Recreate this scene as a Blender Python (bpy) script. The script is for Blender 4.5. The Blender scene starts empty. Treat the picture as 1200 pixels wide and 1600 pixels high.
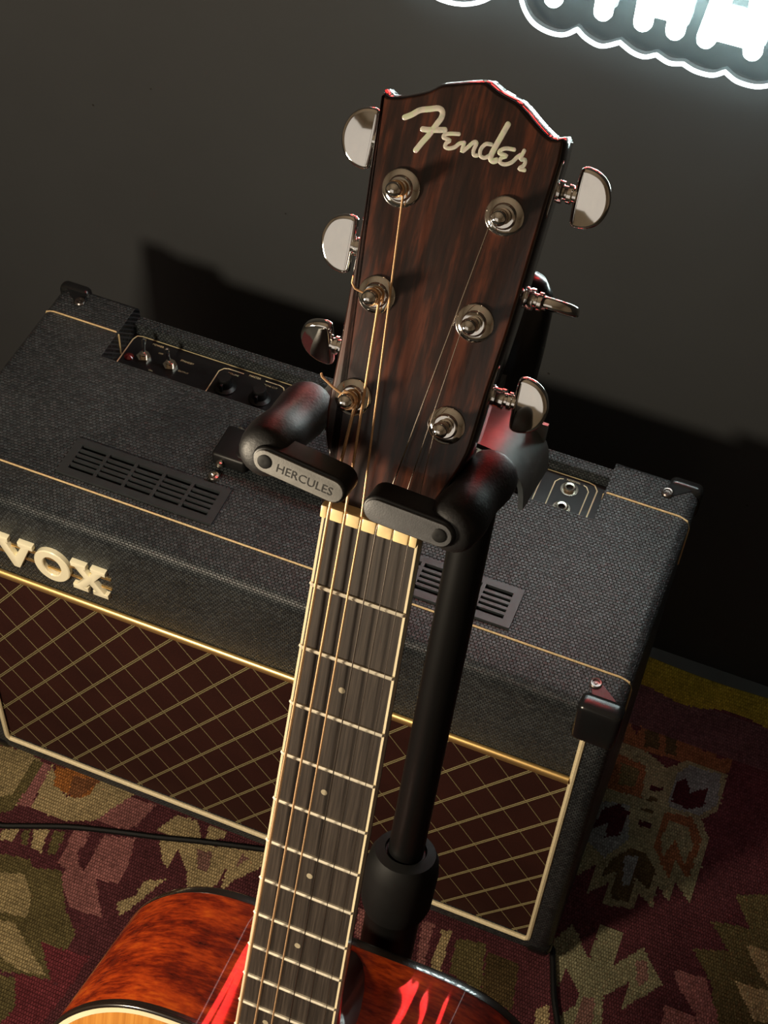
import bpy, bmesh, math, random
import numpy as np
from mathutils import Vector, Matrix
random.seed(4)
sc = bpy.context.scene
COL = sc.collection

# ------------------------------------------------------------------ camera
R = Matrix(((0.9281831373126953, 0.36909671372149794, 0.04736749442654814),
            (0.3153601890899576, -0.71262735276198, -0.6266659454846141),
            (-0.197544968919496, 0.5965985853259875, -0.7778471014531443)))
CAM = Vector((0.63140781, -0.67803917, 1.49489065))
cd = bpy.data.cameras.new('camera'); cam = bpy.data.objects.new('camera', cd); COL.objects.link(cam)
rows = [Vector(R[0]), -Vector(R[1]), -Vector(R[2])]
M = Matrix((rows[0], rows[1], rows[2])).transposed().to_4x4(); M.translation = CAM
cam.matrix_world = M
cd.sensor_fit = 'VERTICAL'; cd.sensor_height = 24.0; cd.lens = 2526.78 / 1600 * 24.0
cd.clip_start = 0.01
sc.camera = cam

# ------------------------------------------------------------------ world, exposure, lights
sc.view_settings.view_transform = 'Standard'; sc.view_settings.look = 'None'
sc.view_settings.gamma = 1.0; sc.view_settings.use_curve_mapping = False
sc.view_settings.exposure = 0.0
w = bpy.data.worlds.new('world'); sc.world = w; w.use_nodes = True
w.node_tree.nodes['Background'].inputs[0].default_value = (1.0, 0.92, 0.85, 1)
w.node_tree.nodes['Background'].inputs[1].default_value = 0.006

def light(name, kind, loc, energy, color, size=.1, target=None, size_y=None):
    ld = bpy.data.lights.new(name, kind); ld.energy = energy; ld.color = color
    if kind == 'AREA':
        ld.size = size
        if size_y: ld.shape = 'RECTANGLE'; ld.size_y = size_y
        else: ld.shape = 'DISK'
    else: ld.shadow_soft_size = size
    o = bpy.data.objects.new(name, ld); COL.objects.link(o); o.location = loc
    if target: o.rotation_euler = (Vector(target) - Vector(loc)).to_track_quat('-Z', 'Y').to_euler()
    return o
# warm shaded lamp low on the left, the room's main light in this corner
light('warm_lamp', 'POINT', (.05, -.66, .94), 31.0, (1.0, .84, .62), .06)
# unseen soft panel added behind the camera to brighten the chrome's reflections
light('chrome_fill_panel', 'AREA', (-.35, -3.05, 1.55), 6.5, (1.0, .93, .84), 2.7, (-.3, 0, 1.4), 1.8)
#LIGHTS_END

# ------------------------------------------------------------------ helpers
def setp(o, label=None, cat=None, group=None, kind=None):
    if label: o['label'] = label
    if cat: o['category'] = cat
    if group: o['group'] = group
    if kind: o['kind'] = kind
    return o
def empty(name, mat, label, cat, group=None):
    o = bpy.data.objects.new(name, None); COL.objects.link(o); o.matrix_world = mat; o.empty_display_size = .05
    o['_w'] = 0; del o['_w']
    return setp(o, label, cat, group)
ROOTM = {}
def thing(name, mat, label, cat, group=None):
    o = empty(name, mat, label, cat, group); ROOTM[o.name] = mat.copy(); return o
def smooth(me, ang=35):
    me.polygons.foreach_set('use_smooth', [True] * len(me.polygons))
    try: me.set_sharp_from_angle(angle=math.radians(ang))
    except Exception: pass
def obj(name, geo, m, parent=None, local=False, ang=35, label=None, inv=None):
    """geo = (verts, faces) or bmesh or mesh ; world coordinates unless local"""
    if isinstance(geo, bmesh.types.BMesh):
        me = bpy.data.meshes.new(name); bmesh.ops.recalc_face_normals(geo, faces=geo.faces); geo.to_mesh(me); geo.free()
    elif isinstance(geo, tuple):
        bm = bmesh.new(); vs = [bm.verts.new(v) for v in geo[0]]
        for f in geo[1]:
            try: bm.faces.new([vs[i] for i in f])
            except ValueError: pass
        bmesh.ops.recalc_face_normals(bm, faces=bm.faces)
        me = bpy.data.meshes.new(name); bm.to_mesh(me); bm.free()
    else: me = geo
    smooth(me, ang)
    if m: me.materials.clear(); me.materials.append(m)
    o = bpy.data.objects.new(name, me); COL.objects.link(o)
    if parent:
        o.parent = parent
        if not local:
            o.matrix_parent_inverse = (inv or ROOTM[parent.name]).inverted()
    if label: o['label'] = label
    return o
def tf(geo, fn): return ([fn(Vector(v)) for v in geo[0]], geo[1])
def join(*gs):
    V, F = [], []
    for v, f in gs:
        n = len(V); V += list(v); F += [tuple(i + n for i in q) for q in f]
    return (V, F)
def box(x0, x1, y0, y1, z0, z1):
    V = [(x, y, z) for z in (z0, z1) for y in (y0, y1) for x in (x0, x1)]
    return (V, [(0,2,3,1),(4,5,7,6),(0,1,5,4),(2,6,7,3),(0,4,6,2),(1,3,7,5)])
def bbox(x0, x1, y0, y1, z0, z1, r=.002, seg=3):
    bm = bmesh.new(); V, F = box(x0, x1, y0, y1, z0, z1); vs = [bm.verts.new(v) for v in V]
    for f in F: bm.faces.new([vs[i] for i in f])
    bmesh.ops.bevel(bm, geom=list(bm.edges), offset=r, segments=seg, profile=.5, affect='EDGES')
    bm.verts.index_update()
    g = ([v.co.copy() for v in bm.verts], [tuple(v.index for v in f.verts) for f in bm.faces]); bm.free(); return g
def catmull(P, n=6, closed=False):
    P = [Vector(p) for p in P]; out = []; N = len(P)
    rng = range(N) if closed else range(N - 1)
    for i in rng:
        if closed: a, b, c, d = P[i-1], P[i], P[(i+1) % N], P[(i+2) % N]
        else: a, b, c, d = P[max(i-1, 0)], P[i], P[i+1], P[min(i+2, N-1)]
        for k in range(n):
            t = k / n
            out.append(.5 * ((2*b) + (c-a)*t + (2*a-5*b+4*c-d)*t*t + (3*b-a-3*c+d)*t**3))
    if not closed: out.append(P[-1])
    return out
def tube(P, r, n=10, closed=False, cap=True):
    P = [Vector(p) for p in P]; N = len(P); rs = r if isinstance(r, (list, tuple)) else [r] * N
    T = []
    for i in range(N):
        if closed: t = P[(i+1) % N] - P[i-1]
        else: t = P[min(i+1, N-1)] - P[max(i-1, 0)]
        T.append(t.normalized() if t.length > 1e-12 else Vector((0, 0, 1)))
    up = Vector((0, 0, 1)) if abs(T[0].z) < .9 else Vector((1, 0, 0))
    u = (up - T[0] * up.dot(T[0])).normalized(); V, F = [], []
    for i in range(N):
        u = (u - T[i] * u.dot(T[i])).normalized(); v = T[i].cross(u)
        for k in range(n):
            a = 2 * math.pi * k / n; V.append(P[i] + (u * math.cos(a) + v * math.sin(a)) * rs[i])
    for i in range(N if closed else N - 1):
        j = (i + 1) % N
        for k in range(n): F.append((i*n+k, i*n+(k+1) % n, j*n+(k+1) % n, j*n+k))
    if cap and not closed: F.append(tuple(range(n))[::-1]); F.append(tuple((N-1)*n+k for k in range(n)))
    return (V, F)
def capsule(P, r, n=12):
    """tube with rounded ends"""
    P = [Vector(p) for p in P]; a = (P[0]-P[1]).normalized(); b = (P[-1]-P[-2]).normalized(); k = 5; Q, rs = [], []
    for i in range(k): t = math.pi/2*i/k; Q.append(P[0] + a*r*math.cos(t)); rs.append(max(r*math.sin(t), r*.02))
    for p in P: Q.append(p); rs.append(r)
    for i in range(1, k+1): t = math.pi/2*i/k; Q.append(P[-1] + b*r*math.sin(t)); rs.append(max(r*math.cos(t), r*.02))
    return tube(Q, rs, n)
def lathe(prof, n=24, cap=True):
    V, F = [], []
    for r, z in prof:
        for k in range(n): a = 2*math.pi*k/n; V.append((r*math.cos(a), r*math.sin(a), z))
    for i in range(len(prof)-1):
        for k in range(n): F.append((i*n+k, i*n+(k+1) % n, (i+1)*n+(k+1) % n, (i+1)*n+k))
    if cap: F.append(tuple(range(n))[::-1]); F.append(tuple((len(prof)-1)*n+k for k in range(n)))
    return (V, F)
def prism(P, z0, z1, ch=0):
    """extrude 2D outline from z0 to z1"""
    n = len(P); V = [(p[0], p[1], z0) for p in P] + [(p[0], p[1], z1) for p in P]
    F = [tuple(range(n))[::-1], tuple(range(n, 2*n))] + [(i, (i+1) % n, n+(i+1) % n, n+i) for i in range(n)]
    return (V, F)
def prism_b(P, z0, z1, r, seg=3):
    """prism with its upper rim rounded"""
    n = len(P); ins = [offset2(P, -r*(1-math.cos(math.pi/2*k/seg))) for k in range(seg+1)]
    V, F = [(p[0], p[1], z0) for p in P], []
    for k in range(seg+1): V += [(p[0], p[1], z1 - r + r*math.sin(math.pi/2*k/seg)) for p in ins[k]]
    F.append(tuple(range(n))[::-1])
    for k in range(seg+1):
        a, b = k*n, (k+1)*n
        F += [(a+i, a+(i+1) % n, b+(i+1) % n, b+i) for i in range(n)]
    F.append(tuple((seg+1)*n+i for i in range(n)))
    return (V, F)
def offset2(P, d):
    """offset a closed outline outward by d (outline counter-clockwise)"""
    n = len(P); Q = []; A = sum(P[i][0]*P[(i+1) % n][1]-P[(i+1) % n][0]*P[i][1] for i in range(n)); s = 1 if A > 0 else -1
    for i in range(n):
        a, b = Vector(P[i-1][:2]), Vector(P[(i+1) % n][:2]); t = (b-a)
        if t.length < 1e-9: Q.append(tuple(P[i][:2])); continue
        t.normalize(); Q.append((P[i][0] + s*t.y*d, P[i][1] - s*t.x*d))
    return Q
def stadium(x0, x1, y, r, n=10):
    """a horizontal stadium from x0 to x1"""
    P = [(x1 + r*math.cos(a), y + r*math.sin(a)) for a in [math.pi*(-.5+k/n) for k in range(n+1)]]
    P += [(x0 + r*math.cos(a), y + r*math.sin(a)) for a in [math.pi*(.5+k/n) for k in range(n+1)]]
    return P
def text_geo(s, size, extrude=0.0, align='CENTER', bevel=0):
    cu = bpy.data.curves.new('t', 'FONT'); cu.body = s; cu.size = size; cu.extrude = extrude; cu.align_x = align; cu.align_y = 'CENTER'
    cu.resolution_u = 3; cu.bevel_depth = bevel
    o = bpy.data.objects.new('t', cu); COL.objects.link(o)
    me = bpy.data.meshes.new_from_object(o.evaluated_get(bpy.context.evaluated_depsgraph_get()))
    g = ([v.co.copy() for v in me.vertices], [tuple(p.vertices) for p in me.polygons])
    bpy.data.objects.remove(o); bpy.data.curves.remove(cu); bpy.data.meshes.remove(me); return g
def boolean(me, cutters):
    o = bpy.data.objects.new('b', me); COL.objects.link(o); cs = []
    for c in cutters:
        bm = bmesh.new(); vs = [bm.verts.new(v) for v in c[0]]
        for f in c[1]: bm.faces.new([vs[i] for i in f])
        bmesh.ops.recalc_face_normals(bm, faces=bm.faces); m2 = bpy.data.meshes.new('c'); bm.to_mesh(m2); bm.free()
        co = bpy.data.objects.new('c', m2); COL.objects.link(co); cs.append(co)
        md = o.modifiers.new('x', 'BOOLEAN'); md.operation = 'DIFFERENCE'; md.solver = 'EXACT'; md.object = co
    dg = bpy.context.evaluated_depsgraph_get(); out = bpy.data.meshes.new_from_object(o.evaluated_get(dg))
    for c in cs + [o]: bpy.data.objects.remove(c)
    return out
def mesh_of(geo):
    bm = bmesh.new(); vs = [bm.verts.new(v) for v in geo[0]]
    for f in geo[1]: bm.faces.new([vs[i] for i in f])
    bmesh.ops.recalc_face_normals(bm, faces=bm.faces); me = bpy.data.meshes.new('m'); bm.to_mesh(me); bm.free(); return me

# ------------------------------------------------------------------ materials
class NT:
    def __init__(s, name):
        s.m = bpy.data.materials.new(name); s.m.use_nodes = True; s.t = s.m.node_tree
        s.p = s.t.nodes['Principled BSDF']; s.out = s.t.nodes['Material Output']
    def n(s, typ, **kw):
        nd = s.t.nodes.new(typ)
        for k, v in kw.items():
            if k.startswith('i_'): nd.inputs[int(k[2:]) if k[2:].isdigit() else k[2:].replace('_', ' ')].default_value = v
            else: setattr(nd, k, v)
        return nd
    def l(s, a, b): s.t.links.new(a, b)
    def coord(s, kind='Object'): return s.n('ShaderNodeTexCoord').outputs[kind]
    def math(s, op, a, b=None):
        nd = s.n('ShaderNodeMath', operation=op)
        for i, x in enumerate((a, b)):
            if x is None: continue
            if isinstance(x, (int, float)): nd.inputs[i].default_value = x
            else: s.l(x, nd.inputs[i])
        return nd.outputs[0]
    def noise(s, vec, scale, detail=4, rough=.55, vscale=None):
        if vscale:
            mp = s.n('ShaderNodeMapping'); mp.inputs['Scale'].default_value = vscale; s.l(vec, mp.inputs[0]); vec = mp.outputs[0]
        nd = s.n('ShaderNodeTexNoise', i_Scale=scale, i_Detail=detail, i_Roughness=rough); s.l(vec, nd.inputs['Vector']); return nd.outputs['Fac']
    def ramp(s, fac, stops):
        nd = s.n('ShaderNodeValToRGB'); e = nd.color_ramp.elements
        while len(e) < len(stops): e.new(.5)
        for el, (p, c) in zip(e, stops): el.position = p; el.color = (*c, 1)
        s.l(fac, nd.inputs[0]); return nd.outputs[0]
    def bump(s, h, strength=.3, dist=.001):
        nd = s.n('ShaderNodeBump', i_Strength=strength, i_Distance=dist); s.l(h, nd.inputs['Height']); s.l(nd.outputs[0], s.p.inputs['Normal'])
    def set(s, col=None, rough=None, metal=None, coat=None, spec=None, emit=None, es=0):
        p = s.p.inputs
        if col is not None:
            if isinstance(col, tuple): p['Base Color'].default_value = (*col, 1)
            else: s.l(col, p['Base Color'])
        if rough is not None:
            if isinstance(rough, (int, float)): p['Roughness'].default_value = rough
            else: s.l(rough, p['Roughness'])
        if metal is not None: p['Metallic'].default_value = metal
        if coat is not None: p['Coat Weight'].default_value = coat; p['Coat Roughness'].default_value = .03
        if spec is not None: p['Specular IOR Level'].default_value = spec
        if emit is not None: p['Emission Color'].default_value = (*emit, 1); p['Emission Strength'].default_value = es
        return s.m
def plain(name, col, rough=.5, metal=0, coat=0, spec=.5, nz=None, var=.25, bump=0, bscale=300):
    t = NT(name); c = t.coord()
    f = t.noise(c, nz or 60, 3)
    a = tuple(x*(1-var) for x in col); b = tuple(min(1, x*(1+var)) for x in col)
    t.set(t.ramp(f, [(.3, a), (.7, b)]), rough, metal, coat, spec)
    if bump: t.bump(t.noise(c, bscale, 2), bump, .0005)
    return t.m
def tolex_mat():
    t = NT('tolex'); sp = t.n('ShaderNodeSeparateXYZ'); t.l(t.coord(), sp.inputs[0]); c = t.coord()
    n1 = t.noise(c, 220, 2); n2 = t.noise(c, 180, 2, vscale=(1.3, .8, 1.1))
    u = t.math('ADD', sp.outputs[0], t.math('MULTIPLY', t.math('SUBTRACT', n1, .5), .0010))
    v = t.math('ADD', t.math('ADD', sp.outputs[1], sp.outputs[2]), t.math('MULTIPLY', t.math('SUBTRACT', n2, .5), .0010))
    cb = t.n('ShaderNodeCombineXYZ'); t.l(u, cb.inputs[0]); t.l(v, cb.inputs[1])
    br = t.n('ShaderNodeTexBrick', i_Scale=100.0, i_Mortar_Size=.045, i_Mortar_Smooth=.9, i_Brick_Width=.34, i_Row_Height=.27, offset=.5, squash=1.0)
    br.inputs['Color1'].default_value = (1, 1, 1, 1); br.inputs['Color2'].default_value = (.55, .55, .55, 1); br.inputs['Mortar'].default_value = (0, 0, 0, 1)
    t.l(cb.outputs[0], br.inputs['Vector'])
    fine = t.noise(c, 1500, 2)
    h = t.math('ADD', br.outputs['Color'], t.math('MULTIPLY', fine, .18))
    big = t.noise(c, 9, 4)
    mx = t.math('MULTIPLY', h, t.math('ADD', .35, big))
    col = t.ramp(mx, [(0.05, (.0026, .0036, .0044)), (.5, (.015, .0195, .023)), (1.0, (.068, .078, .084))])
    t.set(col, t.math('ADD', .30, t.math('MULTIPLY', big, .25)), 0, spec=.5); t.bump(h, 1.0, .0011); return t.m
def wall_mat():
    t = NT('black_wall_paint'); c = t.coord(); n = t.noise(c, 3, 5); n2 = t.noise(c, 500, 3)
    vo = t.n('ShaderNodeTexVoronoi', i_Scale=16.0); t.l(c, vo.inputs['Vector'])
    chip = t.math('LESS_THAN', vo.outputs['Distance'], .022)
    base = t.ramp(n, [(.3, (.043, .0455, .048)), (.7, (.052, .055, .058))])
    mix = t.n('ShaderNodeMix', data_type='RGBA'); t.l(chip, mix.inputs[0]); t.l(base, mix.inputs[6]); mix.inputs[7].default_value = (.02, .019, .018, 1)
    t.set(mix.outputs[2], .62, spec=.3); t.bump(n2, .12, .0006); return t.m
def wood_stripe(name, dark, mid, light_, scale=(260, 7, 60), rough=.3, coat=.0, fine=.4):
    t = NT(name); c = t.coord(); f = t.noise(c, 1.0, 5, .6, vscale=scale)
    g = t.noise(c, 1.0, 3, .5, vscale=(scale[0]*6, scale[1]*3, scale[2]*6))
    mixf = t.math('ADD', t.math('MULTIPLY', f, 1-fine*.4), t.math('MULTIPLY', g, fine*.4))
    t.set(t.ramp(mixf, [(.36, dark), (.5, mid), (.62, light_)]), rough, 0, coat)
    t.bump(g, .12, .0003); return t.m
def body_mat():
    t = NT('red_mahogany_gloss'); c = t.coord()
    f = t.noise(c, 1.0, 5, .65, vscale=(22, 30, 60)); g = t.noise(c, 1.0, 4, .6, vscale=(110, 130, 420))
    m_ = t.math('ADD', t.math('MULTIPLY', f, .62), t.math('MULTIPLY', g, .38))
    t.set(t.ramp(m_, [(.34, (.022, .0018, .0006)), (.45, (.11, .009, .0012)), (.56, (.26, .030, .003)), (.70, (.42, .085, .006))]), .6, 0, 1.0, .05); return t.m
def rug_mat():
    t = NT('woven_wool'); a = t.n('ShaderNodeVertexColor'); a.layer_name = 'weave'; c = t.coord()
    sp = t.n('ShaderNodeSeparateXYZ'); t.l(c, sp.inputs[0])
    br = t.n('ShaderNodeTexBrick', i_Scale=100.0, i_Mortar_Size=.04, i_Mortar_Smooth=1.0, i_Brick_Width=.26, i_Row_Height=.36, offset=.5)
    br.inputs['Color1'].default_value = (1, 1, 1, 1); br.inputs['Color2'].default_value = (.5, .5, .5, 1); br.inputs['Mortar'].default_value = (.05, .05, .05, 1)
    mp = t.n('ShaderNodeMapping'); mp.inputs['Rotation'].default_value = (0, 0, .0); t.l(c, mp.inputs[0]); t.l(mp.outputs[0], br.inputs['Vector'])
    n = t.noise(c, 420, 3); n2 = t.noise(c, 30, 3)
    h = t.math('ADD', br.outputs['Color'], n)
    f = t.math('MULTIPLY', t.math('ADD', .05, t.math('MULTIPLY', h, .80)), t.math('ADD', .55, t.math('MULTIPLY', n2, .9)))
    mix = t.n('ShaderNodeVectorMath', operation='SCALE'); t.l(a.outputs['Color'], mix.inputs[0]); t.l(f, mix.inputs['Scale'])
    t.set(mix.outputs[0], .95, spec=.1); t.bump(h, .9, .0015); return t.m
def emis(name, col, s):
    t = NT(name); t.set((0.8, .8, .8), .3, emit=col, es=s); return t.m
def acrylic(name, tint, mixf):
    t = NT(name); tr = t.n('ShaderNodeBsdfTransparent'); tr.inputs[0].default_value = (*tint, 1); gl = t.n('ShaderNodeBsdfGlossy', i_Roughness=.08)
    mx = t.n('ShaderNodeMixShader'); mx.inputs[0].default_value = mixf; t.l(tr.outputs[0], mx.inputs[1]); t.l(gl.outputs[0], mx.inputs[2])
    t.l(mx.outputs[0], t.out.inputs[0]); return t.m
def cloth_mat():
    t = NT('maroon_grille_cloth'); c = t.coord(); n = t.noise(c, 1.0, 2, .5, vscale=(900, 900, 900)); b = t.noise(c, 14, 3)
    m_ = t.math('ADD', t.math('MULTIPLY', n, .5), t.math('MULTIPLY', b, .5))
    t.set(t.ramp(m_, [(.3, (.022, .0055, .004)), (.7, (.045, .012, .008))]), .8, spec=.2); t.bump(n, .3, .0005); return t.m
def pearl_mat():
    t = NT('mother_of_pearl'); c = t.coord(); n = t.noise(c, 260, 3)
    t.set(t.ramp(n, [(.3, (.40, .45, .36)), (.45, (.62, .55, .48)), (.6, (.55, .62, .42)), (.7, (.7, .5, .55))]), .25, .25, .6); return t.m

TOLEX = tolex_mat(); WALL = wall_mat()
BLACKP = plain('black_plastic', (.006, .006, .0065), .42, spec=.35, var=.1)
BLACKM = plain('black_painted_metal', (.003, .003, .003), .36, spec=.35, var=.1)
FOAM = plain('black_foam', (.008, .0075, .008), .5, spec=.4, nz=40, bump=.25, bscale=700)
RUBBER = plain('black_rubber', (.004, .004, .004), .6, spec=.22)
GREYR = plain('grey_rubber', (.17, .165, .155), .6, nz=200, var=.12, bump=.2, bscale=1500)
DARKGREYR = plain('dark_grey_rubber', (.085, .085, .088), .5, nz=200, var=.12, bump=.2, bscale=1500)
CHROME = plain('chrome', (.92, .90, .86), .06, 1.0, var=.03)
NICKEL = plain('nickel', (.72, .66, .56), .2, 1.0, var=.08)
STEEL = plain('brushed_steel', (.24, .27, .27), .42, .8, nz=90, var=.15)
GOLD = plain('gold_metal', (.98, .66, .26), .38, .9, var=.05)
GOLDCORD = plain('gold_cord', (.62, .47, .25), .5, .1, nz=900, var=.25)
CREAMCORD = plain('cream_piping', (.86, .74, .48), .5, nz=900, var=.15, bump=.3, bscale=1200)
GREENCORD = plain('olive_gold_cord', (.25, .21, .10), .6, nz=1500, var=.5)
CREAM = plain('cream_binding', (.70, .60, .40), .35, coat=.5, var=.06)
NUTM = plain('bone_nut', (.80, .60, .30), .35, coat=.3, nz=200, var=.1)
FRETM = plain('fret_nickel', (.88, .80, .64), .38, .6, var=.05)
BRONZE = plain('bronze_wound_string', (.80, .50, .27), .40, .7, nz=3000, var=.2)
STRINGM = plain('plain_steel_string', (.5, .42, .36), .25, 1.0, var=.1)
HEADW = wood_stripe('rosewood_head_veneer', (.008, .003, .0025), (.024, .008, .005), (.085, .022, .010), (190, 4, 90), .35, .15, .3)
FRETW = wood_stripe('fretboard_rosewood', (.014, .010, .008), (.030, .022, .017), (.052, .039, .030), (900, 22, 300), .5, 0, .8)
NECKW = plain('dark_red_neck', (.035, .010, .007), .3, coat=.8, nz=40)
BODYW = body_mat()
TOPW = wood_stripe('amber_spruce_top', (.40, .15, .025), (.50, .20, .035), (.56, .25, .05), (400, 4, 100), .4, .6)
BLKBIND = plain('tortoise_binding', (.010, .006, .004), .25, coat=1.0)
GLOSSBLK = plain('gloss_black_edge', (.02, .012, .012), .12, coat=1.0)
PEARL = pearl_mat(); CLOTH = cloth_mat()
PANEL = plain('panel_black', (.008, .008, .009), .3)
PANELGOLD = plain('panel_gold_print', (.62, .54, .33), .5)
PRESSED = plain('pressed_grey', (.045, .043, .042), .7)
REDLENS = plain('red_lens', (.15, .01, .01), .15, coat=1)
WHITETUBE = emis('white_neon', (.80, 1.0, .97), 22.0)
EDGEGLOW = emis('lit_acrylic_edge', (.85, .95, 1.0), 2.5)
REDTUBE = emis('red_neon', (1.0, .02, .02), 22.0)
ACR = acrylic('clear_acrylic', (.93, .96, .96), .05)
FLOORM = plain('dark_grey_floor', (.05, .052, .05), .5, nz=8)

# ------------------------------------------------------------------ the room
def struct(name, geo, m): o = obj(name, geo, m); o['kind'] = 'structure'; return o
struct('floor', box(-2.5, 3.5, -3.2, .41, -.05, 0), FLOORM)
BEIGE = plain('beige_plaster', (.55, .48, .38), .8, nz=3, var=.08)
struct('wall_front', box(-2.5, 3.5, -3.3, -3.2, -.05, 2.8), BEIGE)
struct('wall_left', box(-2.6, -2.5, -3.2, .41, -.05, 2.8), BEIGE)
struct('wall_right', box(3.5, 3.6, -3.2, .41, -.05, 2.8), BEIGE)
struct('ceiling', box(-2.5, 3.5, -3.2, .41, 2.7, 2.8), BEIGE)
struct('wall_back', box(-2.5, 3.5, .41, .5, -.05, 2.8), WALL)

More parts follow.
